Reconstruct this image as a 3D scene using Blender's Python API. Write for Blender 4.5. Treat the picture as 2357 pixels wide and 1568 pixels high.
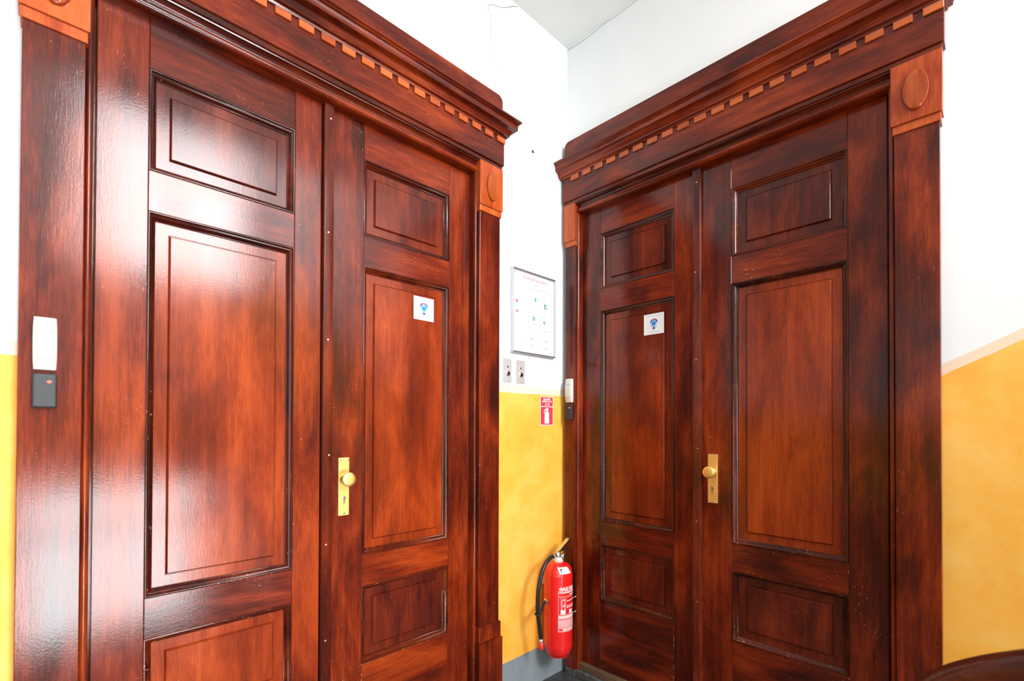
import bpy, bmesh, math, random
from mathutils import Vector, Matrix
random.seed(7)
for o in list(bpy.data.objects): bpy.data.objects.remove(o)
C = bpy.context.scene.collection
PI = math.pi

# ------------------------------------------------------------------ camera
# wall_left is the plane y=0, wall_right the plane x=0, their corner stands at the origin
SCN = bpy.context.scene
cam = bpy.data.cameras.new('camera'); cam_o = bpy.data.objects.new('camera', cam); C.objects.link(cam_o)
CAM = Vector((-2.127, -1.6947, 1.35)); YAW, PITCH, ROLL = map(math.radians, (46.2136, 0.5617, 0.1962))
FPX, CX, CY = 1096.14, 1157.23, 973.97
F = Vector((math.cos(YAW), math.sin(YAW), 0)); R = Vector((math.sin(YAW), -math.cos(YAW), 0)); U = Vector((0, 0, 1))
F, U = F*math.cos(PITCH)+U*math.sin(PITCH), U*math.cos(PITCH)-F*math.sin(PITCH)
R, U = R*math.cos(ROLL)+U*math.sin(ROLL), U*math.cos(ROLL)-R*math.sin(ROLL)
m = Matrix.Identity(4)
for i in range(3): m[i][0], m[i][1], m[i][2], m[i][3] = R[i], U[i], -F[i], CAM[i]
cam_o.matrix_world = m
cam.sensor_fit = 'HORIZONTAL'; cam.sensor_width = 36; cam.lens = 36*FPX/2357
cam.shift_x = (1178.5-CX)/2357; cam.shift_y = (CY-784)/2357
cam.clip_start = 0.02
cam.dof.use_dof = True; cam.dof.focus_distance = 2.35; cam.dof.aperture_fstop = 2.8
SCN.camera = cam_o

# ------------------------------------------------------------------ light
SCN.view_settings.view_transform = 'Standard'; SCN.view_settings.look = 'None'
SCN.view_settings.exposure = 0.42; SCN.view_settings.gamma = 1; SCN.view_settings.use_curve_mapping = False
w = bpy.data.worlds.new('sky'); SCN.world = w; w.use_nodes = True
w.node_tree.nodes['Background'].inputs[0].default_value = (.82, .92, 1, 1)
w.node_tree.nodes['Background'].inputs[1].default_value = 1.0
def window_light(name, x0, x1, z0, z1, y, watts):
    l = bpy.data.lights.new(name, 'AREA'); l.shape = 'RECTANGLE'; l.size = x1-x0; l.size_y = z1-z0
    l.energy = watts; l.color = (.97, .985, 1)
    o = bpy.data.objects.new(name, l); C.objects.link(o)
    o.location = ((x0+x1)/2, y, (z0+z1)/2); o.rotation_euler = (PI/2, 0, 0)      # shines towards +Y
    return o
UPW = (-1.85, -0.20, 3.12, 5.60); LOW = (-2.45, -0.75, -0.95, 0.75); FILL = (-6.70, -2.85, 0.60, 3.20); BACK = -5.2  # third opening is invented, for extra fill light
window_light('stair_window_daylight', *UPW, BACK-.05, 385)
window_light('lower_stair_window_daylight', *LOW, BACK-.05, 215)
window_light('added_fill_light', *FILL, BACK-.05, 80)  # added lamp to brighten walls and ceiling; no window is known here

# ------------------------------------------------------------------ materials
MATS = {}
def new_mat(name):
    mt = bpy.data.materials.new(name); mt.use_nodes = True; MATS[name] = mt
    nt = mt.node_tree; return mt, nt, nt.nodes['Principled BSDF']
def nd(nt, typ, **kw):
    n = nt.nodes.new(typ)
    for k, v in kw.items():
        if k in n.inputs: n.inputs[k].default_value = v
        else: setattr(n, k, v)
    return n
def ramp(nt, fac, stops):
    r = nt.nodes.new('ShaderNodeValToRGB'); e = r.color_ramp.elements
    while len(e) < len(stops): e.new(.5)
    for i, (p, c) in enumerate(stops): e[i].position = p; e[i].color = (*c, 1)
    nt.links.new(fac, r.inputs[0]); return r
def plain(name, col, rough=.5, metal=0, coat=0, **kw):
    mt, nt, b = new_mat(name)
    b.inputs['Base Color'].default_value = (*col, 1); b.inputs['Roughness'].default_value = rough
    b.inputs['Metallic'].default_value = metal; b.inputs['Coat Weight'].default_value = coat
    for k, v in kw.items(): b.inputs[k.replace('_', ' ')].default_value = v
    return mt
def math_n(nt, op, a, b=None, c=None):
    n = nt.nodes.new('ShaderNodeMath'); n.operation = op
    for i, v in enumerate((a, b, c)):
        if v is None: continue
        if isinstance(v, (int, float)): n.inputs[i].default_value = v
        else: nt.links.new(v, n.inputs[i])
    return n.outputs[0]
def mixc(nt, fac, a, b):
    n = nt.nodes.new('ShaderNodeMix'); n.data_type = 'RGBA'
    if isinstance(fac, (int, float)): n.inputs[0].default_value = fac
    else: nt.links.new(fac, n.inputs[0])
    for i, v in ((6, a), (7, b)):
        if isinstance(v, tuple): n.inputs[i].default_value = (*v, 1)
        else: nt.links.new(v, n.inputs[i])
    return n.outputs[2]

def wood(name, along, gain=1.0, stops=None, wear=0.0, coat_rough=.12, chips=0.0):
    """varnished red-brown oak, grain running along the object's own axis `along`"""
    mt, nt, b = new_mat(name); L = nt.links
    tc = nt.nodes.new('ShaderNodeTexCoord'); oi = nt.nodes.new('ShaderNodeObjectInfo')
    add = nt.nodes.new('ShaderNodeVectorMath'); add.operation = 'ADD'
    mul = nt.nodes.new('ShaderNodeVectorMath'); mul.operation = 'MULTIPLY'; mul.inputs[1].default_value = (31, 17, 23)
    L.new(oi.outputs['Random'], mul.inputs[0]); L.new(tc.outputs['Object'], add.inputs[0]); L.new(mul.outputs[0], add.inputs[1])
    def grain(scale, stretch, detail, dist=0, rough=.6):
        mp = nt.nodes.new('ShaderNodeMapping'); s = [scale]*3; s[along] = scale*stretch
        mp.inputs['Scale'].default_value = s; L.new(add.outputs[0], mp.inputs[0])
        n = nd(nt, 'ShaderNodeTexNoise', Scale=1.0, Detail=detail, Roughness=rough, Distortion=dist)
        L.new(mp.outputs[0], n.inputs['Vector']); return n.outputs[0]
    cloud = grain(8.0, .30, 4, .5, .55); streak = grain(55, .032, 5, .6); fibre = grain(420, .045, 3); pore = grain(620, .03, 2)
    t = math_n(nt, 'ADD', math_n(nt, 'MULTIPLY', cloud, .72), math_n(nt, 'MULTIPLY', streak, .26))
    t = math_n(nt, 'ADD', t, math_n(nt, 'MULTIPLY', fibre, .30))
    t = math_n(nt, 'ADD', t, math_n(nt, 'MULTIPLY', math_n(nt, 'SUBTRACT', oi.outputs['Random'], .5), .10))
    stops = stops or [(.42, (.018, .0024, .0011)), (.55, (.056, .0048, .0012)), (.66, (.128, .0115, .0016)), (.82, (.28, .036, .0040))]
    stops = [(p, tuple(min(1, v*gain) for v in c)) for p, c in stops]
    col = ramp(nt, t, stops).outputs[0]
    pr = ramp(nt, pore, [(.60, (0, 0, 0)), (.72, (1, 1, 1))]).outputs[0]
    col = mixc(nt, math_n(nt, 'MULTIPLY', pr, .35), col, (.012, .004, .003))
    if wear > 0:                                       # small chips and scratches through the varnish, more of them low down
        geo = nt.nodes.new('ShaderNodeNewGeometry'); sx = nt.nodes.new('ShaderNodeSeparateXYZ'); L.new(geo.outputs['Position'], sx.inputs[0])
        low = nt.nodes.new('ShaderNodeMapRange'); L.new(sx.outputs[2], low.inputs[0])
        for i, v in ((1, 1.5), (2, .4), (3, .0), (4, 1.0)): low.inputs[i].default_value = v
        sc = grain(190, .45, 3, .4); sp = grain(7, 1, 2)
        k = math_n(nt, 'ADD', sc, math_n(nt, 'MULTIPLY', sp, .35))
        k = math_n(nt, 'ADD', k, math_n(nt, 'MULTIPLY', low.outputs[0], .012+chips))
        k = ramp(nt, k, [(.900, (0, 0, 0)), (.925, (1, 1, 1))]).outputs[0]
        col = mixc(nt, math_n(nt, 'MULTIPLY', k, wear), col, (.42, .20, .095))
    L.new(col, b.inputs['Base Color'])
    b.inputs['Roughness'].default_value = .5; b.inputs['IOR'].default_value = 1.5; b.inputs['Specular IOR Level'].default_value = .08
    b.inputs['Coat Weight'].default_value = 1.0; b.inputs['Coat IOR'].default_value = 1.37
    rr = nt.nodes.new('ShaderNodeMapRange'); L.new(cloud, rr.inputs[0])
    for i, v in ((1, .3), (2, .7), (3, coat_rough*.75), (4, coat_rough*1.35)): rr.inputs[i].default_value = v
    L.new(rr.outputs[0], b.inputs['Coat Roughness'])
    bp = nd(nt, 'ShaderNodeBump', Strength=.14, Distance=.0010)
    h = math_n(nt, 'ADD', fibre, math_n(nt, 'MULTIPLY', streak, .8))
    L.new(h, bp.inputs['Height']); L.new(bp.outputs[0], b.inputs['Normal'])
    peel = nd(nt, 'ShaderNodeTexNoise', Scale=210.0, Detail=3.0, Roughness=.6); L.new(add.outputs[0], peel.inputs['Vector'])
    bp2 = nd(nt, 'ShaderNodeBump', Strength=.09, Distance=.0012)
    h2 = math_n(nt, 'ADD', math_n(nt, 'MULTIPLY', fibre, .7), peel.outputs[0])
    L.new(h2, bp2.inputs['Height']); L.new(bp2.outputs[0], b.inputs['Coat Normal'])
    return mt
W_V = wood('varnished_oak_upright', 2, wear=.75); W_H = wood('varnished_oak_level', 0, wear=.75)
W_M = wood('varnished_oak_moulding', 0, .5, wear=.9, chips=.06, coat_rough=.13); W_MV = wood('varnished_oak_moulding_upright', 2, .5, wear=.9, chips=.06, coat_rough=.13)
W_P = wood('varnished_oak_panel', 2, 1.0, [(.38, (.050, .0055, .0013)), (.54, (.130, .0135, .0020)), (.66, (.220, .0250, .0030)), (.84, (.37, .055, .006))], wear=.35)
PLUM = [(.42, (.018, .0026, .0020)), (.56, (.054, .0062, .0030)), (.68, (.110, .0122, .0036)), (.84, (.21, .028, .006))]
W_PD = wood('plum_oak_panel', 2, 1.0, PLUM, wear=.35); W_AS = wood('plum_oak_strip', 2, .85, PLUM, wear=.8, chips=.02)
W_E = wood('worn_oak_edge', 2, .8, wear=.9, chips=.19)
LIGHTER = [(.40, (.10, .011, .003)), (.55, (.30, .038, .006)), (.68, (.46, .080, .014)), (.85, (.58, .14, .03))]
PALE = [(.40, (.26, .040, .009)), (.55, (.40, .075, .017)), (.68, (.50, .110, .028)), (.85, (.60, .15, .045))]
W_B = wood('orange_oak_block', 2, 1.0, LIGHTER); W_BO = wood('orange_oak_boss', 2, .75, LIGHTER); W_D = wood('orange_oak_dentil', 0, 1.0, PALE)
W_DK = wood('dark_oak', 2, .6); W_DKH = wood('dark_oak_level', 0, .6)
W_RAIL = wood('dark_walnut_handrail', 1, .32, coat_rough=.22)
W_TH = wood('worn_oak_threshold', 0, 1.0, [(.5, (.05, .03, .018)), (.7, (.16, .09, .05)), (.9, (.30, .20, .12)), (1, (.4, .3, .2))], wear=.9)

def wall_paint():
    """white above, a thin cream line, orange-yellow dado, grey base; the dado climbs with the stairs"""
    mt, nt, b = new_mat('painted_plaster'); L = nt.links
    g = nt.nodes.new('ShaderNodeNewGeometry'); s = nt.nodes.new('ShaderNodeSeparateXYZ'); L.new(g.outputs['Position'], s.inputs[0])
    X, Y, Z = s.outputs
    n1 = nd(nt, 'ShaderNodeTexNoise', Scale=2.2, Detail=6.0, Roughness=.62, Distortion=.8); L.new(g.outputs['Position'], n1.inputs['Vector'])
    n2 = nd(nt, 'ShaderNodeTexNoise', Scale=9.0, Detail=5.0, Roughness=.6); L.new(g.outputs['Position'], n2.inputs['Vector'])
    n3 = nd(nt, 'ShaderNodeTexNoise', Scale=60.0, Detail=3.0); L.new(g.outputs['Position'], n3.inputs['Vector'])
    climb = math_n(nt, 'MULTIPLY', math_n(nt, 'MAXIMUM', math_n(nt, 'SUBTRACT', math_n(nt, 'MULTIPLY', Y, -1), 1.565), 0), .534)
    climb = math_n(nt, 'MULTIPLY', climb, math_n(nt, 'GREATER_THAN', X, -.6))
    zz = math_n(nt, 'SUBTRACT', Z, climb)
    zz = math_n(nt, 'ADD', zz, math_n(nt, 'MULTIPLY', math_n(nt, 'SUBTRACT', n2.outputs[0], .5), .010))
    t = math_n(nt, 'ADD', math_n(nt, 'MULTIPLY', n1.outputs[0], .6), math_n(nt, 'MULTIPLY', n2.outputs[0], .4))
    yel = ramp(nt, t, [(.34, (.86, .37, .030)), (.48, (.93, .45, .055)), (.62, (.95, .54, .11))]).outputs[0]
    wht = ramp(nt, n1.outputs[0], [(.3, (.80, .835, .845)), (.7, (.85, .875, .88))]).outputs[0]
    gry = ramp(nt, n2.outputs[0], [(.3, (.20, .24, .265)), (.7, (.26, .30, .32))]).outputs[0]
    c = mixc(nt, math_n(nt, 'GREATER_THAN', zz, .187), gry, yel)
    c = mixc(nt, math_n(nt, 'GREATER_THAN', zz, 1.526), c, (.84, .68, .50))
    c = mixc(nt, math_n(nt, 'GREATER_THAN', zz, 1.562), c, wht)
    L.new(c, b.inputs['Base Color']); b.inputs['Roughness'].default_value = .55
    bp = nd(nt, 'ShaderNodeBump', Strength=.25, Distance=.004); L.new(math_n(nt, 'ADD', n2.outputs[0], math_n(nt, 'MULTIPLY', n3.outputs[0], .25)), bp.inputs['Height'])
    L.new(bp.outputs[0], b.inputs['Normal'])
    return mt
M_WALL = wall_paint()
def noisy(name, c0, c1, scale, rough, bump=.2, detail=6.0):
    mt, nt, b = new_mat(name); g = nt.nodes.new('ShaderNodeNewGeometry')
    n = nd(nt, 'ShaderNodeTexNoise', Scale=scale, Detail=detail, Roughness=.65); nt.links.new(g.outputs['Position'], n.inputs['Vector'])
    nt.links.new(ramp(nt, n.outputs[0], [(.35, c0), (.68, c1)]).outputs[0], b.inputs['Base Color']); b.inputs['Roughness'].default_value = rough
    bp = nd(nt, 'ShaderNodeBump', Strength=bump, Distance=.003); nt.links.new(n.outputs[0], bp.inputs['Height']); nt.links.new(bp.outputs[0], b.inputs['Normal'])
    return mt
M_CEIL = noisy('white_ceiling', (.86, .88, .86), (.90, .91, .89), 3, .8, .1)
M_FLOOR = noisy('dark_stone_floor', (.022, .022, .022), (.085, .083, .080), 9, .32, .25)
M_STEP = noisy('grey_stone_step', (.10, .10, .10), (.2, .2, .19), 12, .4)
M_DUST = noisy('dusty_cement', (.035, .034, .032), (.13, .125, .115), 25, .7)
M_BRASS = plain('satin_brass', (.95, .64, .19), .42, .85)
M_SCREW = plain('dull_brass_screw', (.62, .50, .30), .35, 1.0)
M_STEEL = plain('brushed_steel', (.72, .72, .70), .5, .7)
M_CHROME = plain('bright_nickel', (.72, .72, .70), .18, 1.0)
M_ALU = plain('silver_frame', (.48, .49, .51), .35, .9); M_ALUP = plain('pale_silver_frame', (.56, .57, .58), .5, .5)
M_DARKMET = plain('dark_metal', (.03, .03, .03), .4, .6)
M_BLACK = plain('black_rubber', (.012, .013, .013), .42)
M_BLKPL = plain('charcoal_plastic', (.020, .024, .026), .5)
M_WHTPL = plain('ivory_plastic', (.60, .60, .54), .45)
M_GREYPL = plain('grey_plastic', (.16, .16, .15), .5)
M_PAPER = plain('white_paper', (.74, .75, .75), .45)
M_INKW = plain('white_print', (.85, .80, .80), .4)
M_PINK = plain('pink_print', (.85, .50, .50), .4)
M_RED = plain('red_enamel', (.78, .012, .010), .28, coat=.6)
M_REDSIGN = plain('red_sign_print', (.72, .045, .06), .4)
M_REDCAP = plain('red_plastic', (.75, .03, .025), .4)
M_BLUE = plain('royal_blue_print', (.010, .045, .42), .4)
M_CYAN = plain('sky_blue_print', (.06, .36, .72), .4)
M_PALEB = plain('pale_blue_print', (.30, .48, .56), .4)
M_NAVY = plain('navy_print', (.05, .04, .22), .4)
M_GREEN = plain('green_print', (.05, .42, .30), .4)
M_GREYINK = plain('grey_print', (.13, .15, .15), .4)
M_BLUEDASH = plain('blue_print', (.05, .18, .36), .4)
M_PALERED = plain('faded_red_print', (.42, .09, .10), .4)
M_CORAL = plain('coral_print', (.80, .18, .20), .4)
M_AMBER = plain('amber_print', (.85, .55, .08), .4)
M_HOLE = plain('black_hole', (.008, .007, .006), .8)
M_PLASTERDARK = plain('crack_shadow', (.20, .20, .18), .9)
mt, nt, b = new_mat('red_led'); b.inputs['Base Color'].default_value = (.9, .05, .03, 1)
b.inputs['Emission Color'].default_value = (1, .09, .05, 1); b.inputs['Emission Strength'].default_value = 2.2; M_LED = mt

# ------------------------------------------------------------------ mesh helpers
def obj(name, bm, mat, parent=None, smooth=False, loc=None):
    if isinstance(bm, bpy.types.Mesh): me = bm
    else:
        me = bpy.data.meshes.new(name); bmesh.ops.recalc_face_normals(bm, faces=bm.faces[:]); bm.to_mesh(me); bm.free()
        if mat: me.materials.append(mat)
        if smooth:
            for p in me.polygons: p.use_smooth = True
    o = bpy.data.objects.new(name, me); C.objects.link(o)
    if parent: o.parent = parent
    if loc: o.location = loc
    return o
def auto_smooth(o, ang=35):
    me = o.data; bm = bmesh.new(); bm.from_mesh(me)
    for e in bm.edges:
        if len(e.link_faces) == 2 and e.calc_face_angle(0) > math.radians(ang): e.smooth = False
    for f in bm.faces: f.smooth = True
    bm.to_mesh(me); bm.free(); return o
def box(x0, x1, y0, y1, z0, z1, bev=0, bm=None, seg=2):
    nb = bmesh.new(); bmesh.ops.create_cube(nb, size=1)
    for v in nb.verts: v.co = Vector(((x0+x1)/2+v.co.x*(x1-x0), (y0+y1)/2+v.co.y*(y1-y0), (z0+z1)/2+v.co.z*(z1-z0)))
    if bev: bmesh.ops.bevel(nb, geom=nb.edges[:], offset=bev, segments=seg, profile=.5, affect='EDGES')
    if bm is None: return nb
    me = bpy.data.meshes.new('t'); nb.to_mesh(me); nb.free(); bm.from_mesh(me); bpy.data.meshes.remove(me); return bm
def prism(pts, axis, a, b_, bm=None):
    """polygon pts (2D) extruded along axis from a to b_"""
    bm = bm or bmesh.new()
    def P(p, t):
        return {0: (t, p[0], p[1]), 1: (p[0], t, p[1]), 2: (p[0], p[1], t)}[axis]
    A = [bm.verts.new(P(p, a)) for p in pts]; B = [bm.verts.new(P(p, b_)) for p in pts]
    n = len(pts); bm.faces.new(A); bm.faces.new(B[::-1])
    for i in range(n): bm.faces.new((A[i], A[(i+1) % n], B[(i+1) % n], B[i]))
    return bm
def lathe(prof, n=32, bm=None, M=None, cap=True):
    """prof: (r, h) revolved about local Z"""
    bm = bm or bmesh.new(); rings = []
    for r, h in prof:
        ring = []
        for i in range(n):
            a = 2*PI*i/n; v = Vector((r*math.cos(a), r*math.sin(a), h)); ring.append(bm.verts.new(M @ v if M else v))
        rings.append(ring)
    for a, b_ in zip(rings, rings[1:]):
        for i in range(n): bm.faces.new((a[i], a[(i+1) % n], b_[(i+1) % n], b_[i]))
    if cap: bm.faces.new(rings[0][::-1]); bm.faces.new(rings[-1])
    return bm
def tube(path, r, n=12, bm=None, prof=None):
    """path of Vectors; r number or list; prof optional list of (side, up) offsets"""
    bm = bm or bmesh.new(); path = [Vector(p) for p in path]; rings = []; up = Vector((0, 0, 1)); prev = None
    for i, p in enumerate(path):
        t = (path[min(i+1, len(path)-1)]-path[max(i-1, 0)]).normalized()
        if prev is None:
            s = t.cross(up)
            if s.length < .05: s = t.cross(Vector((1, 0, 0)))
        else: s = prev - t*prev.dot(t)
        s.normalize(); prev = s; v2 = s.cross(t)
        rr = r[i] if isinstance(r, (list, tuple)) else r
        if prof: ring = [bm.verts.new(p+s*a+v2*b_) for a, b_ in prof]
        else: ring = [bm.verts.new(p+s*rr*math.cos(2*PI*k/n)+v2*rr*math.sin(2*PI*k/n)) for k in range(n)]
        rings.append(ring)
    m_ = len(rings[0])
    for a, b_ in zip(rings, rings[1:]):
        for i in range(m_): bm.faces.new((a[i], a[(i+1) % m_], b_[(i+1) % m_], b_[i]))
    bm.faces.new(rings[0][::-1]); bm.faces.new(rings[-1]); return bm
def smooth_path(pts, n=8):
    pts = [Vector(p) for p in pts]; out = []
    for i in range(len(pts)-1):
        p0, p1, p2, p3 = pts[max(i-1, 0)], pts[i], pts[i+1], pts[min(i+2, len(pts)-1)]
        for k in range(n):
            t = k/n; out.append(.5*((2*p1)+(p2-p0)*t+(2*p0-5*p1+4*p2-p3)*t*t+(3*p1-p0-3*p2+p3)*t**3))
    out.append(pts[-1]); return out
def thing(name, loc=(0, 0, 0), rz=0, label=None, cat=None, group=None, kind=None):
    o = bpy.data.objects.new(name, None); C.objects.link(o); o.empty_display_size = .05
    o.location = loc; o.rotation_euler = (0, 0, rz); tag(o, label, cat, group, kind); return o
def tag(o, label=None, cat=None, group=None, kind=None):
    for k, v in (('label', label), ('category', cat), ('group', group), ('kind', kind)):
        if v: o[k] = v
    return o
def text_bm(body, size, align='LEFT', width=None, bold=0.0):
    """lettering as flat mesh in (x, z), facing -Y"""
    cu = bpy.data.curves.new('lettering', 'FONT'); cu.body = body; cu.size = size; cu.align_x = align; cu.offset = bold; cu.resolution_u = 3
    o = bpy.data.objects.new('lettering', cu); C.objects.link(o)
    bpy.context.view_layer.update()
    me = bpy.data.meshes.new_from_object(o.evaluated_get(bpy.context.evaluated_depsgraph_get()))
    bpy.data.objects.remove(o); bm = bmesh.new(); bm.from_mesh(me); bpy.data.meshes.remove(me)
    xs = [v.co.x for v in bm.verts]
    k = width/(max(xs)-min(xs)) if width else 1
    for v in bm.verts: v.co = Vector((v.co.x*k, 0, v.co.y))
    return bm
def shift(bm, dx=0, dy=0, dz=0):
    for v in bm.verts: v.co += Vector((dx, dy, dz))
    return bm
def flat(pts, y, bm=None):
    """flat polygon in (x, z) at depth y"""
    bm = bm or bmesh.new(); bm.faces.new([bm.verts.new((x, y, z)) for x, z in pts]); return bm
def rect(x0, x1, z0, z1): return [(x0, z0), (x1, z0), (x1, z1), (x0, z1)]
def ell(cx, cz, rx, rz, n=36): return [(cx+rx*math.cos(2*PI*i/n), cz+rz*math.sin(2*PI*i/n)) for i in range(n)]

# ------------------------------------------------------------------ the room
CEIL = 3.51; DA, DB = -1.379, -.768         # door centres along the left wall (x) and the right wall (y)
OPW = .70; OPH = 2.59                       # half width and height of the openings
LX = -7.0; PX = -2.66; PY = 4.2; TOP = 6.4; LEDGE = -2.35; LOWF = -2.6
def struct(name, bm, mat, label, cat, parent=None):
    o = obj(name, bm, mat, parent)
    if not parent: tag(o, label, cat, kind='structure')
    return o
bm = box(PX, DA-OPW, 0, .15, 0, CEIL); box(DA+OPW, .15, 0, .15, 0, CEIL, bm=bm); box(DA-OPW, DA+OPW, 0, .15, OPH, CEIL, bm=bm)
wall_left = struct('wall_left', bm, M_WALL, 'white and yellow plastered wall around the door with the fire extinguisher beside it', 'wall')
bm = box(0, .15, DB+OPW, -.0005, 0, CEIL); box(0, .15, DB-OPW, DB+OPW, OPH, CEIL, bm=bm); box(0, .15, LEDGE, DB-OPW, 0, CEIL, bm=bm)
box(0, .15, BACK-.15, LEDGE, LOWF, TOP, bm=bm)
wall_right = struct('wall_right', bm, M_WALL, 'white and yellow plastered wall around the right hand door, dado climbing with the stairs', 'wall')
bm = box(LX-.15, LX, BACK-.15, PY, LOWF, TOP)
struct('wall_far', bm, M_WALL, 'plain plastered wall closing the far left end of the landing', 'wall')
def wall_with_holes():
    bm = bmesh.new(); xs = sorted({LX, 0, UPW[0], UPW[1], LOW[0], LOW[1], FILL[0], FILL[1]}); zs = sorted({LOWF, TOP, UPW[2], UPW[3], LOW[2], LOW[3], FILL[2], FILL[3]})
    for x0, x1 in zip(xs, xs[1:]):
        for z0, z1 in zip(zs, zs[1:]):
            cx, cz = (x0+x1)/2, (z0+z1)/2
            if any(h[0] < cx < h[1] and h[2] < cz < h[3] for h in (UPW, LOW, FILL)): continue
            box(x0, x1, BACK-.15, BACK, z0, z1, bm=bm)
    return bm
struct('wall_back', wall_with_holes(), M_WALL, 'stairwell wall with two tall windows and a made-up third for fill light behind the viewer', 'wall')
bm = box(PX, PX+.15, .152, PY, 0, CEIL); box(LX, PX+.15, PY, PY+.15, 0, CEIL, bm=bm)  # passage added out of view to darken what the right door reflects
struct('wall_added_passage', bm, M_WALL, 'walls of an added dark passage out of view on the left of the landing', 'wall')
bm = box(LX, .15, LEDGE, .15, CEIL, CEIL+.12); box(LX, PX+.15, .15, PY, CEIL, CEIL+.12, bm=bm)
struct('ceiling', bm, M_CEIL, 'flat off white plaster ceiling of the landing', 'ceiling')
bm = box(LX-.15, .15, BACK-.15, LEDGE, TOP, TOP+.12); box(LX-.15, .15, LEDGE-.12, LEDGE, CEIL+.12, TOP, bm=bm)
struct('ceiling_stairwell', bm, M_CEIL, 'high ceiling of the stairwell behind the viewer', 'ceiling')
bm = box(LX, 0, LEDGE, 0, -.16, 0); box(LX, PX, 0, PY, -.16, 0, bm=bm)
struct('floor', bm, M_FLOOR, 'dark worn stone floor of the landing in front of the doors', 'floor')
struct('floor_lower', box(LX, 0, BACK, LEDGE, LOWF-.1, LOWF), M_FLOOR, 'floor at the foot of the stairwell', 'floor')
for i, (x0, x1, z0, z1) in enumerate((UPW, LOW, FILL)):  # the third window is made up, it only frames the fill light
    t = thing('window_%d' % (i+1), (0, 0, 0), 0, ('upper', 'lower', 'added fill-light')[i]+' stairwell window with white frame behind the viewer', 'window', kind='structure')
    for a, b_ in ((x0, x0+.06), (x1-.06, x1), ((x0+x1)/2-.035, (x0+x1)/2+.035)): obj('window_frame', box(a, b_, BACK-.04, BACK+.01, z0, z1), M_PAPER, t)
    for a in (z0, z1-.06, z0+(z1-z0)*.68): obj('window_frame', box(x0, x1, BACK-.04, BACK+.01, a, a+.06), M_PAPER, t)
# crack and nail hole in the plaster
cr = [(.407, 3.504), (.47, 3.461), (.521, 3.428), (.57, 3.408), (.597, 3.393), (.606, 3.369), (.587, 3.331), (.591, 3.25), (.588, 3.201), (.569, 3.183), (.559, 3.138), (.544, 3.113)]
pts = [Vector((-u+random.uniform(-.003, .003), -.0002, z)) for u, z in cr]; pth = smooth_path(pts, 5)
for p in pth: p.x += random.uniform(-.0022, .0022)
obj('crack', tube(pth, [.0013*(1-.6*i/len(pth)) for i in range(len(pth))], 4), M_PLASTERDARK, wall_left)
bm = flat([(-.291+.015*math.cos(a)*random.uniform(.4, 1), 2.805+.010*math.sin(a)*random.uniform(.5, 1)) for a in [k*PI/6 for k in range(12)]], -.0006)
obj('nail_hole', bm, M_HOLE, wall_left)
cr2 = [Vector((-.0002, -y, z)) for y, z in ((.0, 3.503), (.12, 3.496), (.25, 3.505), (.33, 3.50), (.48, 3.506))]
obj('crack', tube(smooth_path(cr2, 6), .0012, 4), M_PLASTERDARK, wall_right)

# ------------------------------------------------------------------ doors
# local frame of a door: X along the wall to the viewer's right, Y into the wall (so out of the wall is -Y), Z up
ZP = [(2.392, 2.095), (1.976, .855), (.737, .437)]         # panel openings (top, bottom)
LTOP, LBOT = 2.552, .072
def rings_frame(prof, x0, x1, z0, z1, close=False):
    """rectangular frame: prof = [(inset, d)], mitred at the corners"""
    bm = bmesh.new(); rr = []
    for o_, d in prof:
        rr.append([bm.verts.new((x, -d, z)) for x, z in ((x0+o_, z0+o_), (x1-o_, z0+o_), (x1-o_, z1-o_), (x0+o_, z1-o_))])
    for a, b_ in zip(rr, rr[1:]):
        for i in range(4): bm.faces.new((a[i], a[(i+1) % 4], b_[(i+1) % 4], b_[i]))
    if close: bm.faces.new(rr[-1])
    return bm
MOULD = [(0, -.0290), (0, .0006), (.0022, .0014), (.0042, .0008), (.0052, -.0030), (.0062, -.0048), (.0085, -.0058), (.0120, -.0085), (.0155, -.0130), (.0175, -.0175), (.0200, -.0185), (.0204, -.0262), (.0222, -.0262), (.0224, -.0225)]
PANEL = [(.012, -.0298), (.012, -.0225), (.0515, -.0225), (.0520, -.0245), (.0530, -.0245), (.0570, -.0155), (.0582, -.0145)]
def arris(o):
    me = o.data; me.materials.append(W_E); lim = sorted(p.area for p in me.polygons)[-6]
    for p in me.polygons:
        if p.area < lim*.999 and p.normal.y < -.3: p.material_index = 1
    return o
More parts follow.
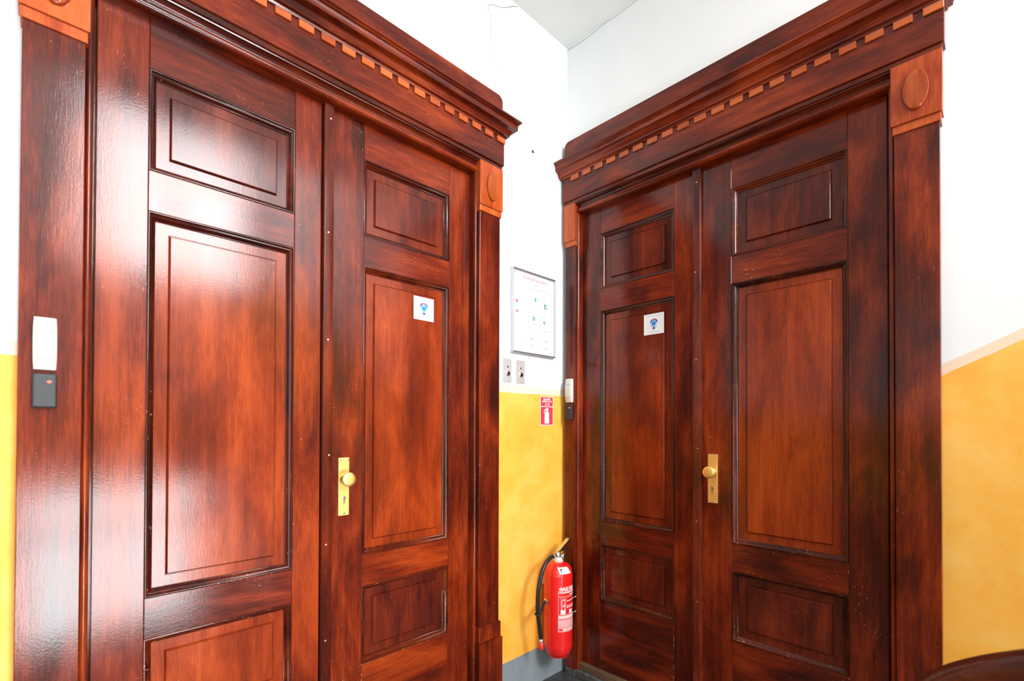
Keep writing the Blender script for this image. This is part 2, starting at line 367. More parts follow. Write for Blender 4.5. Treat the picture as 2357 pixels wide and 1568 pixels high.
def make_leaf(door, x0, x1, p0, p1, astragal=None, bright_foot=False):
    leaf = obj('leaf', box(x0-(.012 if x0 < -.5 else 0), x1+(.012 if x1 > .5 else 0), .0300, .052, LBOT, 2.577), W_DK, door)
    arris(obj('stile', box(x0, p0, 0, .0295, LBOT, LTOP, .0018, seg=1), W_V, leaf))
    arris(obj('stile', box(p1, x1, 0, .0295, LBOT, LTOP, .0018, seg=1), W_V, leaf))
    edges = [LTOP, ZP[0][0], ZP[0][1], ZP[1][0], ZP[1][1], ZP[2][0], ZP[2][1], LBOT]
    for i in range(0, 8, 2): arris(obj('rail', box(p0, p1, .0003, .0295, edges[i+1], edges[i], .0018, seg=1), W_H, leaf))
    for i, (zt, zb) in enumerate(ZP):
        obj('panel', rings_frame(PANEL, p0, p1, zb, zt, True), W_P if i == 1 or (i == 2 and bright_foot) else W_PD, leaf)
        auto_smooth(obj('panel_moulding', rings_frame(MOULD, p0, p1, zb, zt), W_MV if zt-zb > .6 else W_M, leaf), 50)
    if astragal:
        a0, a1 = astragal
        pr = [(a0, .004), (a0, -.0175), (a0+.0010, -.0185), (a1-.006, -.0185), (a1-.0025, -.0170), (a1, -.012), (a1, -.002)]
        auto_smooth(obj('astragal', prism(pr, 2, LBOT, LTOP-.003), W_AS, leaf), 30)
        sc = None
        for z in (2.47, 2.06, 1.66, 1.255, .93, .58):
            mm = Matrix.Translation(((a0+a1)/2+random.uniform(-.006, .006), -.0183, z+random.uniform(-.01, .01))) @ Matrix.Rotation(PI/2, 4, 'X')
            obj('screw', lathe([(.0034, 0), (.0034, .0004), (.0022, .0008)], 10, M=mm), M_SCREW, leaf)
    return leaf
def knob_set(door, cx, zt, zb):
    k = obj('knob_set', box(cx-.021, cx+.021, -.0085, 0, zb, zt, .0016), M_BRASS, door)
    kz = zt-.078; mm = Matrix.Translation((cx, -.008, kz)) @ Matrix.Rotation(PI/2, 4, 'X')
    obj('knob', lathe([(.016, 0), (.0155, .006), (.011, .012), (.0105, .026), (.015, .031), (.0235, .0345), (.0262, .0375), (.0266, .0405), (.0260, .0430), (.0235, .0455), (.0150, .0470), (.006, .0474)], 40, M=mm), M_BRASS, k, True)
    auto_smooth(k.children[0], 50)
    mm = Matrix.Translation((cx, -.0086, zb+.066)) @ Matrix.Rotation(PI/2, 4, 'X')
    bm = lathe([(.0085, 0), (.0085, .0018), (.0070, .0022)], 20, M=mm); box(cx-.0045, cx+.0045, -.0102, -.0084, zb+.042, zb+.062, .0008, bm)
    obj('lock_cylinder', bm, M_SCREW, k)
    bm = flat(ell(cx+.001, zb+.067, .0022, .0022, 14), -.0112); flat(rect(cx+.0002, cx+.0014, zb+.050, zb+.066), -.0112, bm)
    obj('keyhole', bm, M_HOLE, k)
    for x, z in ((cx-.0145, zt-.0085), (cx+.0145, zt-.0085), (cx, zb+.009)):
        mm = Matrix.Translation((x, -.0085, z)) @ Matrix.Rotation(PI/2, 4, 'X')
        obj('screw', lathe([(.0040, 0), (.0040, .0005), (.0026, .0010)], 10, M=mm), M_CHROME, k)
    return k
def make_door(name, loc, rz, label, bright_foot=False):
    d = thing(name, loc, rz, label, 'door', kind='structure')
    make_leaf(d, -.661, -.0365, -.545, -.1316, (-.034, .004), bright_foot)
    make_leaf(d, -.033, .661, .131, .545)
    knob_set(d, .052, 1.236, 1.020)
    return d
door1 = make_door('door_1', (DA+.004, .008, 0), 0, 'glossy reddish brown panelled double door catching bright window glare, left of the extinguisher', True)
door2 = make_door('door_2', (.008, DB+.004, 0), -PI/2, 'darker reddish brown panelled double door in the right hand wall')

COVE = [(.0610, 2.7270), (.0665, 2.7275), (.0680, 2.7320), (.0690, 2.7365), (.0780, 2.7380), (.0800, 2.7390), (.0800, 2.7470), (.0820, 2.7490), (.0835, 2.7530), (.0870, 2.7590), (.0920, 2.7640), (.0985, 2.7670), (.1050, 2.7680),
        (.1080, 2.7690), (.1080, 2.7920), (.1095, 2.7940), (.1130, 2.7950), (.1150, 2.7990), (.1190, 2.8020), (.1215, 2.8030), (.1215, 2.8110), (.1190, 2.8125), (.0500, 2.8200)]
def return_mould(prof, xl, xr, d0, lim=None):
    """profile (d, z) run along the wall with mitred returns at both ends"""
    bm = bmesh.new(); rows = []
    for d, z in prof:
        o_ = d-d0; l = xl-o_
        if lim is not None: l = max(l, lim)
        rows.append([bm.verts.new(p) for p in ((l, 0, z), (l, -d, z), (xr+o_, -d, z), (xr+o_, 0, z))])
    for a, b_ in zip(rows, rows[1:]):
        for i in range(3): bm.faces.new((a[i], a[i+1], b_[i+1], b_[i]))
    for r in (rows[0], rows[-1]): bm.faces.new(r)
    return bm
def make_trim(name, loc, rz, label, oL, oR, lim, left_full=True, plinth=True):
    """oL, oR: outer edges of the left and right casing"""
    t = thing(name, loc, rz, label, 'door frame', kind='structure'); IN = .682
    for sgn, out in ((-1, oL), (1, oR)):
        full = left_full or sgn > 0
        a, b_ = sorted((sgn*IN if full else -.676, out)); zb = .366 if (plinth and full) else .036
        obj('casing', box(a, b_, -.047, 0, zb, 2.349, .0018), W_V, t)
        e = .004 if full else .002
        obj('casing_lip', box(a-e, b_+e, -.053, 0, 2.349, 2.377, .0018), W_B, t)
        blk = obj('corner_block', box(a-2*e, b_+2*e, -.059, 0, 2.377, 2.580, .0018), W_B, t)
        if full:
            cx = (a+b_)/2; bm = bmesh.new(); rings = []
            for k, d in ((1, .058), (1, .0670), (.955, .0695), (0.5, .0700)):
                rings.append([bm.verts.new((x, -d, z)) for x, z in ell(cx, 2.474, .0335*k, .0655*k, 40)])
            for p, q in zip(rings, rings[1:]):
                for i in range(40): bm.faces.new((p[i], p[(i+1) % 40], q[(i+1) % 40], q[i]))
            bm.faces.new(rings[-1]); auto_smooth(obj('oval_boss', bm, W_BO, blk), 40)
            if plinth:
                obj('plinth', box(a-.009, b_+.009, -.066, 0, .004, .366, .002), W_V, t)
                obj('plinth_band', box(a-.005, b_+.005, -.058, 0, .366, .438, .004), W_V, t)
        # jamb bead, square back lining behind it
        bm = bmesh.new(); c = sgn*.6735; pr = [(c-.0095, .03)]+[(c+.0095*math.cos(a_), -.020-.0125*math.sin(a_)) for a_ in [PI*k/10 for k in range(11)]][::-1]+[(c+.0095, .03)]
        auto_smooth(obj('jamb_bead', prism(pr, 2, .036, 2.556), W_V, t), 50)
        q0, q1 = sorted((sgn*.683, sgn*.699)); obj('jamb', box(q0, q1, -.020, .14, .036, 2.588), W_DK, t)
    # head: fillet, hollow, torus bead
    hw = min(-oL, oR) if left_full else None
    L_, R_ = oL-(.008 if left_full else .004), oR+.008
    obj('head_fillet', box(L_, R_, -.0535, .10, 2.580, 2.599, .0015), W_DKH, t)
    pr = [(.02, 2.580), (-.047, 2.580), (-.046, 2.575)]+[(-.046+.020*math.sin(a_), 2.575-.018*(1-math.cos(a_))) for a_ in [PI/2*k/6 for k in range(1, 7)]]+[(.02, 2.556)]
    auto_smooth(obj('head_cove', prism(pr, 0, -.682, .682), W_DKH, t), 45)
    pr = [(.02, 2.530)]+[(-.022-.0175*math.sin(a_), 2.5435-.0145*math.cos(a_)) for a_ in [PI*k/14 for k in range(15)]]+[(.02, 2.558)]
    auto_smooth(obj('head_bead', prism(pr, 0, -.682, .682), W_H, t), 50)
    obj('frieze', box(L_-.006 if left_full else L_-.006, R_+.005, -.0615, 0, 2.599, 2.7275, .002), W_H, t)
    auto_smooth(obj('cornice', return_mould(COVE, L_-.006, R_+.005, .0615, lim), W_H, t), 40)
    # fascia board with rounded top corners
    x0, x1, z0, z1, r = L_-.002, R_+.004, 2.806, 2.937, .030
    pts = [(x0, z0), (x1, z0)]+[(x1-r+r*math.cos(a_), z1-r+r*math.sin(a_)) for a_ in [PI/2*k/8 for k in range(9)]]+[(x0+r-r*math.sin(a_), z1-r+r*math.cos(a_)) for a_ in [PI/2*k/8 for k in range(9)]]
    obj('fascia_board', prism(pts, 1, -.0515, 0), W_H, t)
    # dentils, one mesh shared
    me = bpy.data.meshes.new('dentil'); nb = box(-.0255, .0255, -.0075, .0, -.0125, .0125, .0010, seg=1); nb.to_mesh(me); nb.free(); me.materials.append(W_D)
    x = R_+.005-.0255
    while x > L_-.006+.02:
        obj('dentil', me, None, t, loc=(x, -.0614, 2.7145)); x -= .0763
    obj('threshold', box(-.682, .682, -.022, .08, .036, .070, .003), W_TH, t)
    obj('threshold_base', box(-.682, .682, -.040, .08, 0, .036, .004), M_DUST, t)
    return t
trim1 = make_trim('trim_1', (DA, 0, 0), 0, 'carved wooden surround with dentil cornice around the left hand double door', -.800, .808, None)
trim2 = make_trim('trim_2', (0, DB, 0), -PI/2, 'carved wooden surround with dentil cornice around the right hand double door', -.741, .797, -.7655, left_full=False)
bm = box(-.741, -.676, -.047, 0, 0, .036, .002); obj('casing_foot', bm, M_DUST, trim2)

# ------------------------------------------------------------------ things on the doors and casings
def sticker(door_loc, rz, x0, x1, z0, z1, label):
    """white square sticker with a shield emblem"""
    wd, ht = x1-x0, z1-z0
    t = thing('security_sticker', (door_loc[0], door_loc[1], 0), rz, label, 'sticker', 'security stickers on the doors')
    d = .0140; cx = (x0+x1)/2
    obj('sheet', box(x0, x1, d-.0006, d+.0002, z0, z1), M_PAPER, t)
    cz = z0+ht*.50
    def shield(k, n=48):
        pts = []
        for i in range(n):
            a = 2*PI*i/n; s_, c_ = math.sin(a), math.cos(a)
            w_ = .0205*(1 if s_ > 0 else (1-.42*abs(s_)**1.4)); h_ = .0215 if s_ > 0 else .0305
            pp = .72 if s_ > 0 else .95
            pts.append((cx+k*w_*math.copysign(abs(c_)**pp, c_), cz+.004+k*h_*math.copysign(abs(s_)**1.0, s_)))
        return pts
    y = d-.0007
    obj('emblem_rim', flat(shield(1.0), y), M_NAVY, t); obj('emblem_ring', flat(shield(.93), y-.0002), M_PAPER, t)
    ring = shield(.93, 96); inner = shield(.68, 96)
    def arc(i0, i1, mat, nm):
        bm = bmesh.new()
        for i in range(i0, i1):
            a, b_ = i % 96, (i+1) % 96
            bm.faces.new([bm.verts.new((p[0], y-.0004, p[1])) for p in (ring[a], ring[b_], inner[b_], inner[a])])
        obj(nm, bm, mat, t)
    arc(3, 17, M_BLUE, 'emblem_band'); arc(31, 45, M_BLUE, 'emblem_band'); arc(17, 31, M_PALERED, 'emblem_band'); arc(65, 80, M_NAVY, 'emblem_band')
    obj('emblem_core', flat(shield(.64), y-.0004), M_CYAN, t)
    arch = [(cx+.0105*math.cos(a), cz+.008+.0105*math.sin(a)) for a in [PI*k/10 for k in range(11)]]+[(cx+.007*math.cos(a), cz+.008+.007*math.sin(a)) for a in [PI*k/10 for k in range(10, -1, -1)]]
    obj('emblem_arch', flat(arch, y-.0006), M_PALEB, t)
    obj('lettering', shift(text_bm('LDZ', .0135, 'CENTER', .0195, .0004), cx, y-.0008, cz-.003), M_BLUE, t)
    obj('lettering', shift(text_bm('OBJEKTU APSARDZE', .008, 'CENTER', wd*.82), cx, y, z1-.0135), M_PALEB, t)
    bm = shift(text_bm('TĀLR.', .006, 'LEFT', wd*.16), cx-wd*.26, y, z0+.0105)
    for k in range(6): flat(rect(cx-wd*.06+.006*k, cx-wd*.06+.006*k+.0042, z0+.0105, z0+.0140), y, bm)   # number too small to read
    obj('lettering', bm, M_PALEB, t)
sticker((DA, .008), 0, .372, .475, 1.8115, 1.9105, 'white square sticker with blue shield on the left hand double door')
sticker((.008, DB), -PI/2, -.299, -.1925, 1.8115, 1.913, 'white square sticker with blue shield on the right hand double door')

def readers(loc, rz, cx, where):
    """ivory sounder above a charcoal card reader, fixed to the casing (front at -.047)"""
    y = -.047
    t = thing('door_alarm_unit', loc, rz, 'tall ivory plastic alarm unit on the '+where, 'alarm', 'ivory units on the door casings')
    z0, z1, hw = 1.490, 1.619, .0222; n = 14; bm = bmesh.new(); rows = []
    for k in range(n+1):                              # softly bowed front
        z = z0+(z1-z0)*k/n; e = 1-abs(2*k/n-1)**3; ww = hw*(.93+.07*e); dd = .014+.008*e
        rows.append([bm.verts.new((cx+a*ww, y-b_*dd, z)) for a, b_ in ((-1, 0), (-1, .75), (-.93, .92), (-.8, 1), (.8, 1), (.93, .92), (1, .75), (1, 0))])
    for a, b_ in zip(rows, rows[1:]):
        for i in range(8): bm.faces.new((a[i], a[(i+1) % 8], b_[(i+1) % 8], b_[i]))
    bm.faces.new(rows[0][::-1]); bm.faces.new(rows[-1]); auto_smooth(obj('housing', bm, M_WHTPL, t), 50)
    for z, l in ((z0+.098, .014), (z0+.026, .016)): obj('seam', box(cx-l, cx+l, y-.0222, y-.018, z, z+.0008), M_GREYPL, t)
    mm = Matrix.Translation((cx+.0105, y-.0215, z0+.0935)) @ Matrix.Rotation(PI/2, 4, 'X'); obj('sensor_dot', lathe([(.0017, 0), (.0017, .0008)], 10, M=mm), M_GREYPL, t)
    t = thing('card_reader', loc, rz, 'charcoal card reader with red light on the '+where, 'card reader', 'card readers on the door casings')
    z0, z1 = 1.396, 1.480; obj('housing', box(cx-.0222, cx+.0222, y-.017, y, z0, z1, .0042, seg=3), M_BLKPL, t)
    mm = Matrix.Translation((cx+.0085, y-.0165, z1-.020)) @ Matrix.Rotation(PI/2, 4, 'X') @ Matrix.Diagonal((1.15, .9, 1, 1)); obj('indicator_light', lathe([(.0040, 0), (.0038, .0010), (.0024, .0018)], 14, M=mm), M_LED, t)
readers((DA, 0, 0), 0, -.752, 'casing of the left hand door')
readers((0, DB, 0), -PI/2, -.708, 'narrow casing of the right hand door')

# ------------------------------------------------------------------ things on the left wall strip
def evac_plan():
    x0, x1, z0, z1 = -.453, -.124, 1.729, 2.157
    t = thing('evacuation_plan', (0, 0, 0), 0, 'framed white evacuation plan hanging on the wall above the key switches', 'framed plan')
    obj('backing', box(x0+.004, x1-.004, -.010, -.001, z0+.004, z1-.004), M_PAPER, t)
    fr = .0085
    for a, b_, c, d in ((x0, x1, z1-fr, z1), (x0, x1, z0, z0+fr)): obj('frame_rail', box(a, b_, -.020, -.001, c, d, .002), M_ALU, t)
    for a, b_ in ((x0, x0+fr), (x1-fr, x1)): obj('frame_rail', box(a, b_, -.0195, -.001, z0+fr, z1-fr, .001), M_ALUP, t)
    sh = obj('sheet', box(x0+fr, x1-fr, -.0112, -.0100, z0+fr, z1-fr), M_PAPER, t); y = -.0116
    W_, H_ = x1-x0, z1-z0
    X = lambda f: x0+W_*f
    Zt = lambda f: z1-H_*f
    def tx(s, size, fx, fz, mat, width=None, al='LEFT'): obj('lettering', shift(text_bm(s, size, al, width), X(fx), y, Zt(fz)), mat, sh)
    tx('Evakuācijas plāns', .024, .54, .095, M_PALERED, .185, 'CENTER')
    def dashes(p, q, n, mat, wd=.0022):
        bm = bmesh.new(); (ax, az), (bx, bz) = p, q; L_ = math.hypot(bx-ax, bz-az); ux, uz = (bx-ax)/L_, (bz-az)/L_
        for k in range(n):
            s0, s1 = L_*k/n, L_*(k+.55)/n
            flat([(ax+ux*s0-uz*wd/2, az+uz*s0+ux*wd/2), (ax+ux*s1-uz*wd/2, az+uz*s1+ux*wd/2), (ax+ux*s1+uz*wd/2, az+uz*s1-ux*wd/2), (ax+ux*s0+uz*wd/2, az+uz*s0-ux*wd/2)], y, bm)
        obj('plan_line', bm, mat, sh)
    D = lambda a, b_, c, d, n, mat: dashes((X(a), Zt(b_)), (X(c), Zt(d)), n, mat)
    D(.36, .130, .72, .130, 9, M_GREYINK); D(.48, .150, .60, .150, 3, M_GREYINK)
    D(.38, .20, .90, .185, 10, M_BLUEDASH); D(.92, .19, .92, .67, 14, M_GREYINK); D(.38, .20, .38, .70, 14, M_GREYINK)
    D(.46, .30, .80, .30, 8, M_GREYINK); D(.46, .33, .46, .49, 5, M_GREYINK); D(.74, .33, .74, .50, 5, M_GREYINK); D(.46, .49, .74, .50, 6, M_BLUEDASH)
    D(.47, .61, .70, .61, 6, M_BLUEDASH); D(.47, .61, .47, .70, 3, M_GREYINK); D(.74, .61, .74, .70, 3, M_GREYINK); D(.38, .71, .50, .71, 3, M_GREYINK); D(.74, .69, .92, .67, 3, M_GREYINK); D(.52, .55, .84, .56, 6, M_GREYINK)
    def blk(pts, mat, nm='plan_mark'): obj(nm, flat([(X(a), Zt(b_)) for a, b_ in pts], y-.0003), mat, sh)
    blk([(.505, .295), (.545, .295), (.55, .335), (.535, .345), (.515, .335)], M_GREEN)
    for pts in ([(.745, .345), (.81, .345), (.81, .36), (.745, .36)], [(.74, .345), (.76, .345), (.76, .395), (.74, .395)], [(.745, .382), (.81, .382), (.81, .397), (.745, .397)],
                [(.46, .53), (.505, .53), (.505, .543), (.46, .543)], [(.49, .53), (.51, .53), (.51, .575), (.49, .575)], [(.455, .562), (.50, .562), (.50, .575), (.455, .575)],
                [(.725, .575), (.785, .575), (.785, .588), (.725, .588)], [(.725, .555), (.745, .555), (.745, .588), (.725, .588)], [(.755, .545), (.77, .545), (.77, .553), (.755, .553)]): blk(pts, M_GREEN)
    def dot(fx, fz, r, mat): obj('plan_mark', flat(ell(X(fx), Zt(fz), r, r*1.15, 16), y-.0003), mat, sh)
    dot(.105, .385, .0085, M_CORAL); dot(.06, .05, .004, M_CORAL); dot(.435, .885, .005, M_PALEB)
    blk([(.09, .440), (.14, .440), (.14, .446), (.09, .446)], M_GREEN)
    for a in (.085, .118): blk([(a, .49), (a+.02, .49), (a+.02, .52), (a, .52)], M_PALERED)
    blk([(.105, .545), (.13, .57), (.08, .57)], M_AMBER); blk([(.42, .79), (.455, .79), (.455, .797), (.42, .797)], M_GREYINK); blk([(.42, .803), (.455, .803), (.455, .81), (.42, .81)], M_GREYINK)
    for f in (.80, .89): blk([(.77, f), (.81, f), (.81, f+.012), (.77, f+.012)], M_CORAL)
    for k in range(5):
        D(.18, .80+.015*k, .40, .80+.015*k, 9, M_PALEB); D(.52, .82+.015*k, .74, .82+.015*k, 9, M_PALEB)
    for k in range(3): D(.18, .90+.015*k, .38, .90+.015*k, 9, M_PALEB); D(.52, .92+.015*k, .80, .92+.015*k, 10, M_PALEB)
evac_plan()
for i, (xa, xb, where) in enumerate(((-.508, -.445, 'nearer the left door casing'), (-.416, -.350, 'nearer the corner'))):
    t = thing('key_switch', (0, 0, 0), 0, 'brushed steel key switch plate under the framed plan, '+where, 'key switch', 'steel key switches')
    cx, z0, z1 = (xa+xb)/2, 1.576, 1.694
    obj('plate', box(xa, xb, -.004, -.0005, z0, z1, .0012), M_STEEL, t)
    mm = Matrix.Translation((cx+.004, -.004, z0+.044)) @ Matrix.Rotation(PI/2, 4, 'X')
    k = obj('lock_barrel', lathe([(.0135, 0), (.0135, .003), (.0115, .006), (.0105, .0065)], 24, M=mm), M_CHROME, t); auto_smooth(k, 40)
    obj('keyhole', flat(ell(cx+.004, z0+.044, .0072, .0072, 20), -.0108), M_HOLE, k)
    mm = Matrix.Translation((cx+.003, -.004, z0+.077)) @ Matrix.Rotation(PI/2, 4, 'X'); obj('indicator', lathe([(.0042, 0), (.0042, .002), (.003, .003)], 14, M=mm), M_DARKMET, t)
    for z in (z0+.009, z1-.009):
        mm = Matrix.Translation((cx, -.004, z)) @ Matrix.Rotation(PI/2, 4, 'X'); obj('screw', lathe([(.0032, 0), (.0032, .0006), (.002, .0011)], 10, M=mm), M_CHROME, t)

t = thing('fire_sign', (0, 0, 0), 0, 'small red and white fire extinguisher sign with number 112 on the yellow wall', 'sign')
x0, x1, z0, z1 = -.229, -.122, 1.363, 1.519; cx = (x0+x1)/2
sh = obj('sheet', box(x0, x1, -.0022, -.0004, z0, z1), M_PAPER, t)
obj('red_field', flat(rect(x0+.004, x1-.004, z1-.053, z1-.004), -.0024), M_REDSIGN, sh); obj('red_field', flat(rect(x0+.004, x1-.004, z0+.004, z1-.057), -.0024), M_REDSIGN, sh)
obj('lettering', shift(text_bm('Ugunsgrēka', .013, 'CENTER', .056, .0004), cx-.001, -.0028, z1-.018), M_INKW, sh)
obj('lettering', shift(text_bm('gadījumā zvani', .013, 'CENTER', .076, .0004), cx, -.0028, z1-.0295), M_INKW, sh)
obj('lettering', shift(text_bm('112', .019, 'CENTER', .036, .0006), cx+.002, -.0028, z1-.0485), M_INKW, sh)
pg = [(cx-.018, z0+.010), (cx+.018, z0+.010), (cx+.018, z0+.066)]+[(cx+.018*math.cos(a), z0+.066+.010*math.sin(a)) for a in [PI*k/10 for k in range(1, 10)]]+[(cx-.018, z0+.066)]
bm = flat(pg, -.0028); flat([(cx-.004, z0+.074), (cx+.006, z0+.074), (cx+.006, z0+.084), (cx-.004, z0+.084)], -.0028, bm)
flat([(cx-.026, z0+.068), (cx-.021, z0+.070), (cx-.016, z0+.080), (cx-.004, z0+.083), (cx+.012, z0+.080), (cx+.014, z0+.089), (cx+.002, z0+.094), (cx-.014, z0+.089), (cx-.023, z0+.080)], -.0028, bm)
obj('extinguisher_pictogram', bm, M_INKW, sh)

def extinguisher():
    ex, ey, r = -.195, -.100, .075
    t = thing('fire_extinguisher', (ex, ey, 0), 0, 'red fire extinguisher with black hose hung on the yellow wall in the corner', 'fire extinguisher')
    prof = [(.050, .186), (.054, .183), (.060, .184), (.066, .196), (.0735, .222), (.0745, .228), (.075, .232), (.075, .592), (.0745, .596), (.0738, .598), (.0730, .606), (.0700, .620), (.0640, .633), (.0520, .644), (.0380, .651), (.0240, .655), (.020, .656)]
    auto_smooth(obj('cylinder', lathe(prof, 64), M_RED, t), 60)
    obj('base_ring', lathe([(.050, .176), (.055, .176), (.057, .192), (.050, .192)], 40), M_RED, t)
    auto_smooth(obj('neck_ring', lathe([(.024, .650), (.025, .656), (.025, .664), (.021, .667), (.019, .676), (.015, .680)], 32), M_WHTPL, t), 50)
    v = obj('valve', lathe([(.015, .672), (.016, .678), (.016, .694), (.013, .698), (.013, .708), (.009, .712)], 24), M_CHROME, t); auto_smooth(v, 40)
    obj('outlet', tube([(-.005, 0, .690), (-.030, -.003, .692), (-.052, -.006, .689)], [.010, .009, .0085], 14), M_CHROME, v, True)
    obj('gauge', lathe([(.011, 0), (.012, .004), (.012, .010), (.009, .012)], 20, M=Matrix.Translation((.020, -.014, .684)) @ Matrix.Rotation(PI/2, 4, 'X')), M_CHROME, v)
    obj('safety_pin', tube(smooth_path([(.018, -.012, .700), (.028, -.014, .697), (.034, -.014, .688), (.028, -.014, .678), (.020, -.013, .682)], 5), .0013, 6), M_CHROME, v)
    def lever(path, w0, w1, th):
        bm = bmesh.new(); rows = []; n = len(path)
        for i, (x, z) in enumerate(path):
            ww = w0+(w1-w0)*i/(n-1); p, q = path[max(i-1, 0)], path[min(i+1, n-1)]; L_ = math.hypot(q[0]-p[0], q[1]-p[1]); nx, nz = -(q[1]-p[1])/L_, (q[0]-p[0])/L_
            rows.append([bm.verts.new((x+nx*a*th, b_*ww, z+nz*a*th)) for a, b_ in ((-1, -1), (1, -1), (1, 1), (-1, 1))])
        for a, b_ in zip(rows, rows[1:]):
            for i in range(4): bm.faces.new((a[i], a[(i+1) % 4], b_[(i+1) % 4], b_[i]))
        bm.faces.new(rows[0]); bm.faces.new(rows[-1][::-1]); return bm
    up = obj('squeeze_lever', lever([(-.012, .706), (.006, .712), (.030, .727), (.058, .744), (.078, .757), (.092, .761)], .010, .012, .0035), M_CHROME, t)
    obj('grip', lever([(.010, .708), (.034, .722), (.060, .738), (.080, .7505), (.092, .754)], .010, .0118, .003), M_DARKMET, up)
    obj('carry_handle', lever([(-.010, .702), (.020, .710), (.050, .712), (.078, .707), (.096, .699)], .009, .011, .0028), M_DARKMET, t)
    # hose
    P_ = [(-.050, -.006, .690), (-.075, -.010, .688), (-.115, -.014, .668), (-.150, -.018, .625), (-.176, -.020, .550), (-.180, -.020, .452), (-.166, -.018, .370), (-.152, -.016, .305)]
    h = obj('hose', tube(smooth_path(P_, 8), .0105, 16), M_BLACK, t, True)
    obj('nozzle', tube([(-.153, -.016, .308), (-.150, -.016, .280)], .0095, 14), M_STEEL, h, True)
    obj('nozzle_cap', tube([(-.150, -.016, .284), (-.1485, -.0155, .262), (-.148, -.0155, .252), (-.148, -.0155, .248)], [.011, .0125, .0115, .007], 16), M_REDCAP, h, True)
    cl = obj('hose_clip', tube(smooth_path([(-.070, .022, .456), (-.092, .020, .452), (-.128, .002, .438), (-.160, -.014, .434)], 5), .009, 10), M_BLACK, t, True)
    obj('clip_bracket', lathe([(.016, 0), (.016, .004), (.012, .006)], 18, M=Matrix.Translation((-.070, .022, .458)) @ Matrix.Rotation(-.3, 4, 'Z') @ Matrix.Rotation(-PI/2, 4, 'Y')), M_CHROME, cl)
    obj('clip_band', tube([(-.1795+.0135*math.cos(a), -.020+.0135*math.sin(a), .434) for a in [2*PI*k/16 for k in range(17)]], .004, 8), M_BLACK, cl, True)
    # wall hanger behind, wire hooks beside
    obj('wall_hanger', box(-.020, .020, .066, .0985, .52, .60, .003), M_STEEL, t)
    for z in (.455, .378): obj('wire_hook', tube([(.066, -.030, z+.004), (.083, -.036, z), (.098, -.040, z+.004), (.102, -.040, z+.010)], .0018, 8), M_CHROME, t, True)
    # printed label wrapped round the front of the cylinder; flat layout (a along the arc, z)
    def wrap(bm, rr=r+.0006):
        bmesh.ops.subdivide_edges(bm, edges=[e for e in bm.edges if abs(e.verts[0].co.x-e.verts[1].co.x) > .012], cuts=6)
        bmesh.ops.triangulate(bm, faces=bm.faces[:])
        for v_ in bm.verts:
            a = v_.co.x/r; v_.co = Vector((rr*math.sin(a), -rr*math.cos(a), v_.co.z))
        return bm
    def strip(x0, x1, za, zb, mat, rr=r+.0005, nm='label_block'):
        n = max(1, int((x1-x0)/.006)); bm = bmesh.new()
        for i in range(n): flat(rect(x0+(x1-x0)*i/n, x0+(x1-x0)*(i+1)/n, za, zb), 0, bm)
        bmesh.ops.remove_doubles(bm, verts=bm.verts[:], dist=1e-6)
        for v_ in bm.verts:
            a = v_.co.x/r; v_.co = Vector((rr*math.sin(a), -rr*math.cos(a), v_.co.z))
        return obj(nm, bm, mat, t)
    a0, a1 = -.066, .066
    def frame(x0, x1, za, zb, mat=M_PINK, w_=.0016):
        for p in ((x0, x1, zb-w_, zb), (x0, x1, za, za+w_), (x0, x0+w_, za, zb), (x1-w_, x1, za, zb)): strip(*p, mat, nm='label_line')
    def txt(s, size, x, z, width, mat=M_INKW, al='LEFT', bold=.0003):
        obj('lettering', wrap(shift(text_bm(s, size, al, width, bold), x, 0, z)), mat, t)
    def small(x, z, width, h, mat, n, rr=r+.0008):
        bm = bmesh.new(); rnd = random.Random(int(z*1e4)); x_ = x
        while x_ < x+width-.002:
            w_ = min(rnd.uniform(.5, 1.4)*width/n, x+width-x_); flat(rect(x_, x_+w_*.8, z, z+h), 0, bm); x_ += w_
        obj('small_print', wrap(bm, rr), mat, t)
    txt('GAZ-TECH', .020, a0+.006, .528, .112, bold=.0012)
    frame(a0, a1, .497, .525); txt('UGUNSDZĒSĪBAS', .0135, a0+.003, .512, .120, bold=.0006); small(.000, .501, .05, .005, M_INKW, 4)
    frame(a0, a1, .405, .493)
    frame(a0+.014, a0+.042, .455, .486); frame(a0+.014, a0+.042, .424, .454)
    for za in (.459, .428):
        bm = bmesh.new(); flat([(a0+.018, za), (a0+.021, za), (a0+.021, za+.014), (a0+.027, za+.019), (a0+.034, za+.016), (a0+.038, za+.022), (a0+.030, za+.024), (a0+.020, za+.018), (a0+.018, za+.012)], 0, bm); flat(rect(a0+.033, a0+.036, za, za+.015), 0, bm)
        obj('label_pictogram', wrap(bm), M_INKW, t)
    small(a0+.046, .471, .080, .0045, M_INKW, 7); small(a0+.046, .446, .075, .0042, M_INKW, 8); small(a0+.046, .438, .075, .0042, M_INKW, 7)
    strip(a0+.013, a0+.039, .407, .428, M_INKW); strip(a0+.062, a0+.085, .407, .428, M_INKW)
    frame(a0, a1, .318, .402); strip(a0+.002, a1-.002, .384, .400, M_PINK); strip(a0+.002, a1-.002, .340, .380, M_PINK); strip(a0+.002, a1-.002, .321, .338, M_PINK)
    for k in range(2): small(a0+.004, .393-.007*k, .120, .004, M_INKW, 9)
    for k in range(6): small(a0+.004, .374-.0065*k, .118, .0016, M_REDSIGN, 14)
    strip(a0+.004, a0+.024, .324, .334, M_RED, r+.0009); strip(a0+.088, a0+.100, .326, .334, M_RED, r+.0009); txt('2', .012, a0+.046, .325, None, M_REDSIGN)
    # inspection tag stuck on the shoulder
    bm = bmesh.new(); g_ = {}
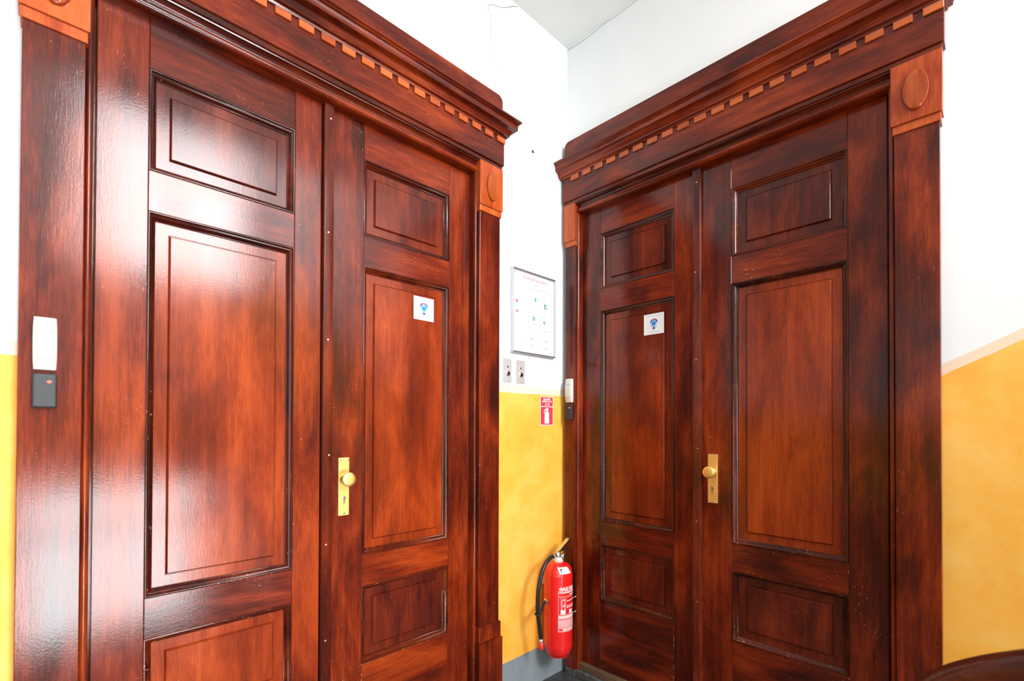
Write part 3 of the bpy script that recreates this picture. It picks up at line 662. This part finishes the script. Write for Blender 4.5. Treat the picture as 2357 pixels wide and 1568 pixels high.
    for i in range(9):
        for j in range(5):
            a = -.85+.9*i/8-.06*(j-2); rr, zz = ((.0727, .6075), (.0712, .6145), (.0682, .6225), (.0640, .6330), (.0580, .6395))[j]
            g_[i, j] = bm.verts.new(((rr+.0012)*math.sin(a), -(rr+.0012)*math.cos(a), zz+.0010))
    for i in range(8):
        for j in range(4): bm.faces.new((g_[i, j], g_[i+1, j], g_[i+1, j+1], g_[i, j+1]))
    tg = obj('inspection_tag', bm, M_PAPER, t, True)
    bm = bmesh.new()
    def sp(i, k):
        a = -.85+.9*i/8-.06*(k*4-2); q = k*4; j = int(q); f = q-j; T = ((.0727, .6075), (.0712, .6145), (.0682, .6225), (.0640, .6330), (.0580, .6395))
        rr, zz = (T[j][n]+(T[min(j+1, 4)][n]-T[j][n])*f for n in (0, 1))
        return ((rr+.0022)*math.sin(a), -(rr+.0022)*math.cos(a), zz+.0020)
    for q in (((1.2, .25), (1.7, .25), (1.7, .74), (1.2, .74)), ((1.7, .56), (2.6, .56), (2.6, .74), (1.7, .74))): bm.faces.new([bm.verts.new(sp(*p)) for p in q])
    obj('tag_mark', bm, M_DARKMET, tg)
extinguisher()

# ------------------------------------------------------------------ stairs and handrail to the right
st = thing('staircase', (0, 0, 0), 0, 'stone flight of stairs rising beside the right hand door', 'stairs', kind='structure')
SX = -.95; Y0 = -1.64; RISE, TREAD = .165, .309
n_up = 9
for i in range(n_up):
    obj('step', box(SX, -.004, max(Y0-TREAD*(i+1)-(0 if i < n_up-1 else .75), BACK+.01), Y0-TREAD*i, max(0.0, RISE*(i-1)), RISE*(i+1), .004), M_STEP, st)
n_dn = 9
for i in range(n_dn):
    obj('step', box(-2.6, SX-.12, LEDGE-TREAD*.95*(i+1), LEDGE-TREAD*.95*i-.002, -RISE*(i+2), -RISE*(i+1), .004), M_STEP, st)

hr = thing('stair_handrail', (-.88, -1.585, 0), 0, 'dark brown wooden handrail curving up in the bottom right corner', 'handrail')
pts = [(0, .004, .70), (0, .003, .77), (0, -.006, .815), (0, -.024, .849), (0, -.055, .882), (0, -.095, .911), (0, -.14, .937), (0, -.20, .969), (0, -.40, 1.076), (0, -1.2, 1.503), (0, -2.2, 2.037)]
prof = [(.030*math.copysign(abs(math.cos(a))**.7, math.cos(a)), -.026+.030*math.copysign(abs(math.sin(a))**.7, math.sin(a))) for a in [2*PI*k/24 for k in range(24)]]
obj('rail', tube(smooth_path(pts, 8), .03, prof=prof), W_RAIL, hr, True)
obj('newel', box(-.032, .032, -.002, .062, 0, .735, .006), W_RAIL, hr)
for k in range(1, 7):
    yy = -TREAD*(k-.35)-.05; zb = RISE*k
    obj('baluster', box(-.012, .012, yy-.012, yy+.012, zb, .862+.534*(-yy)-.02, .002), M_DARKMET, hr)
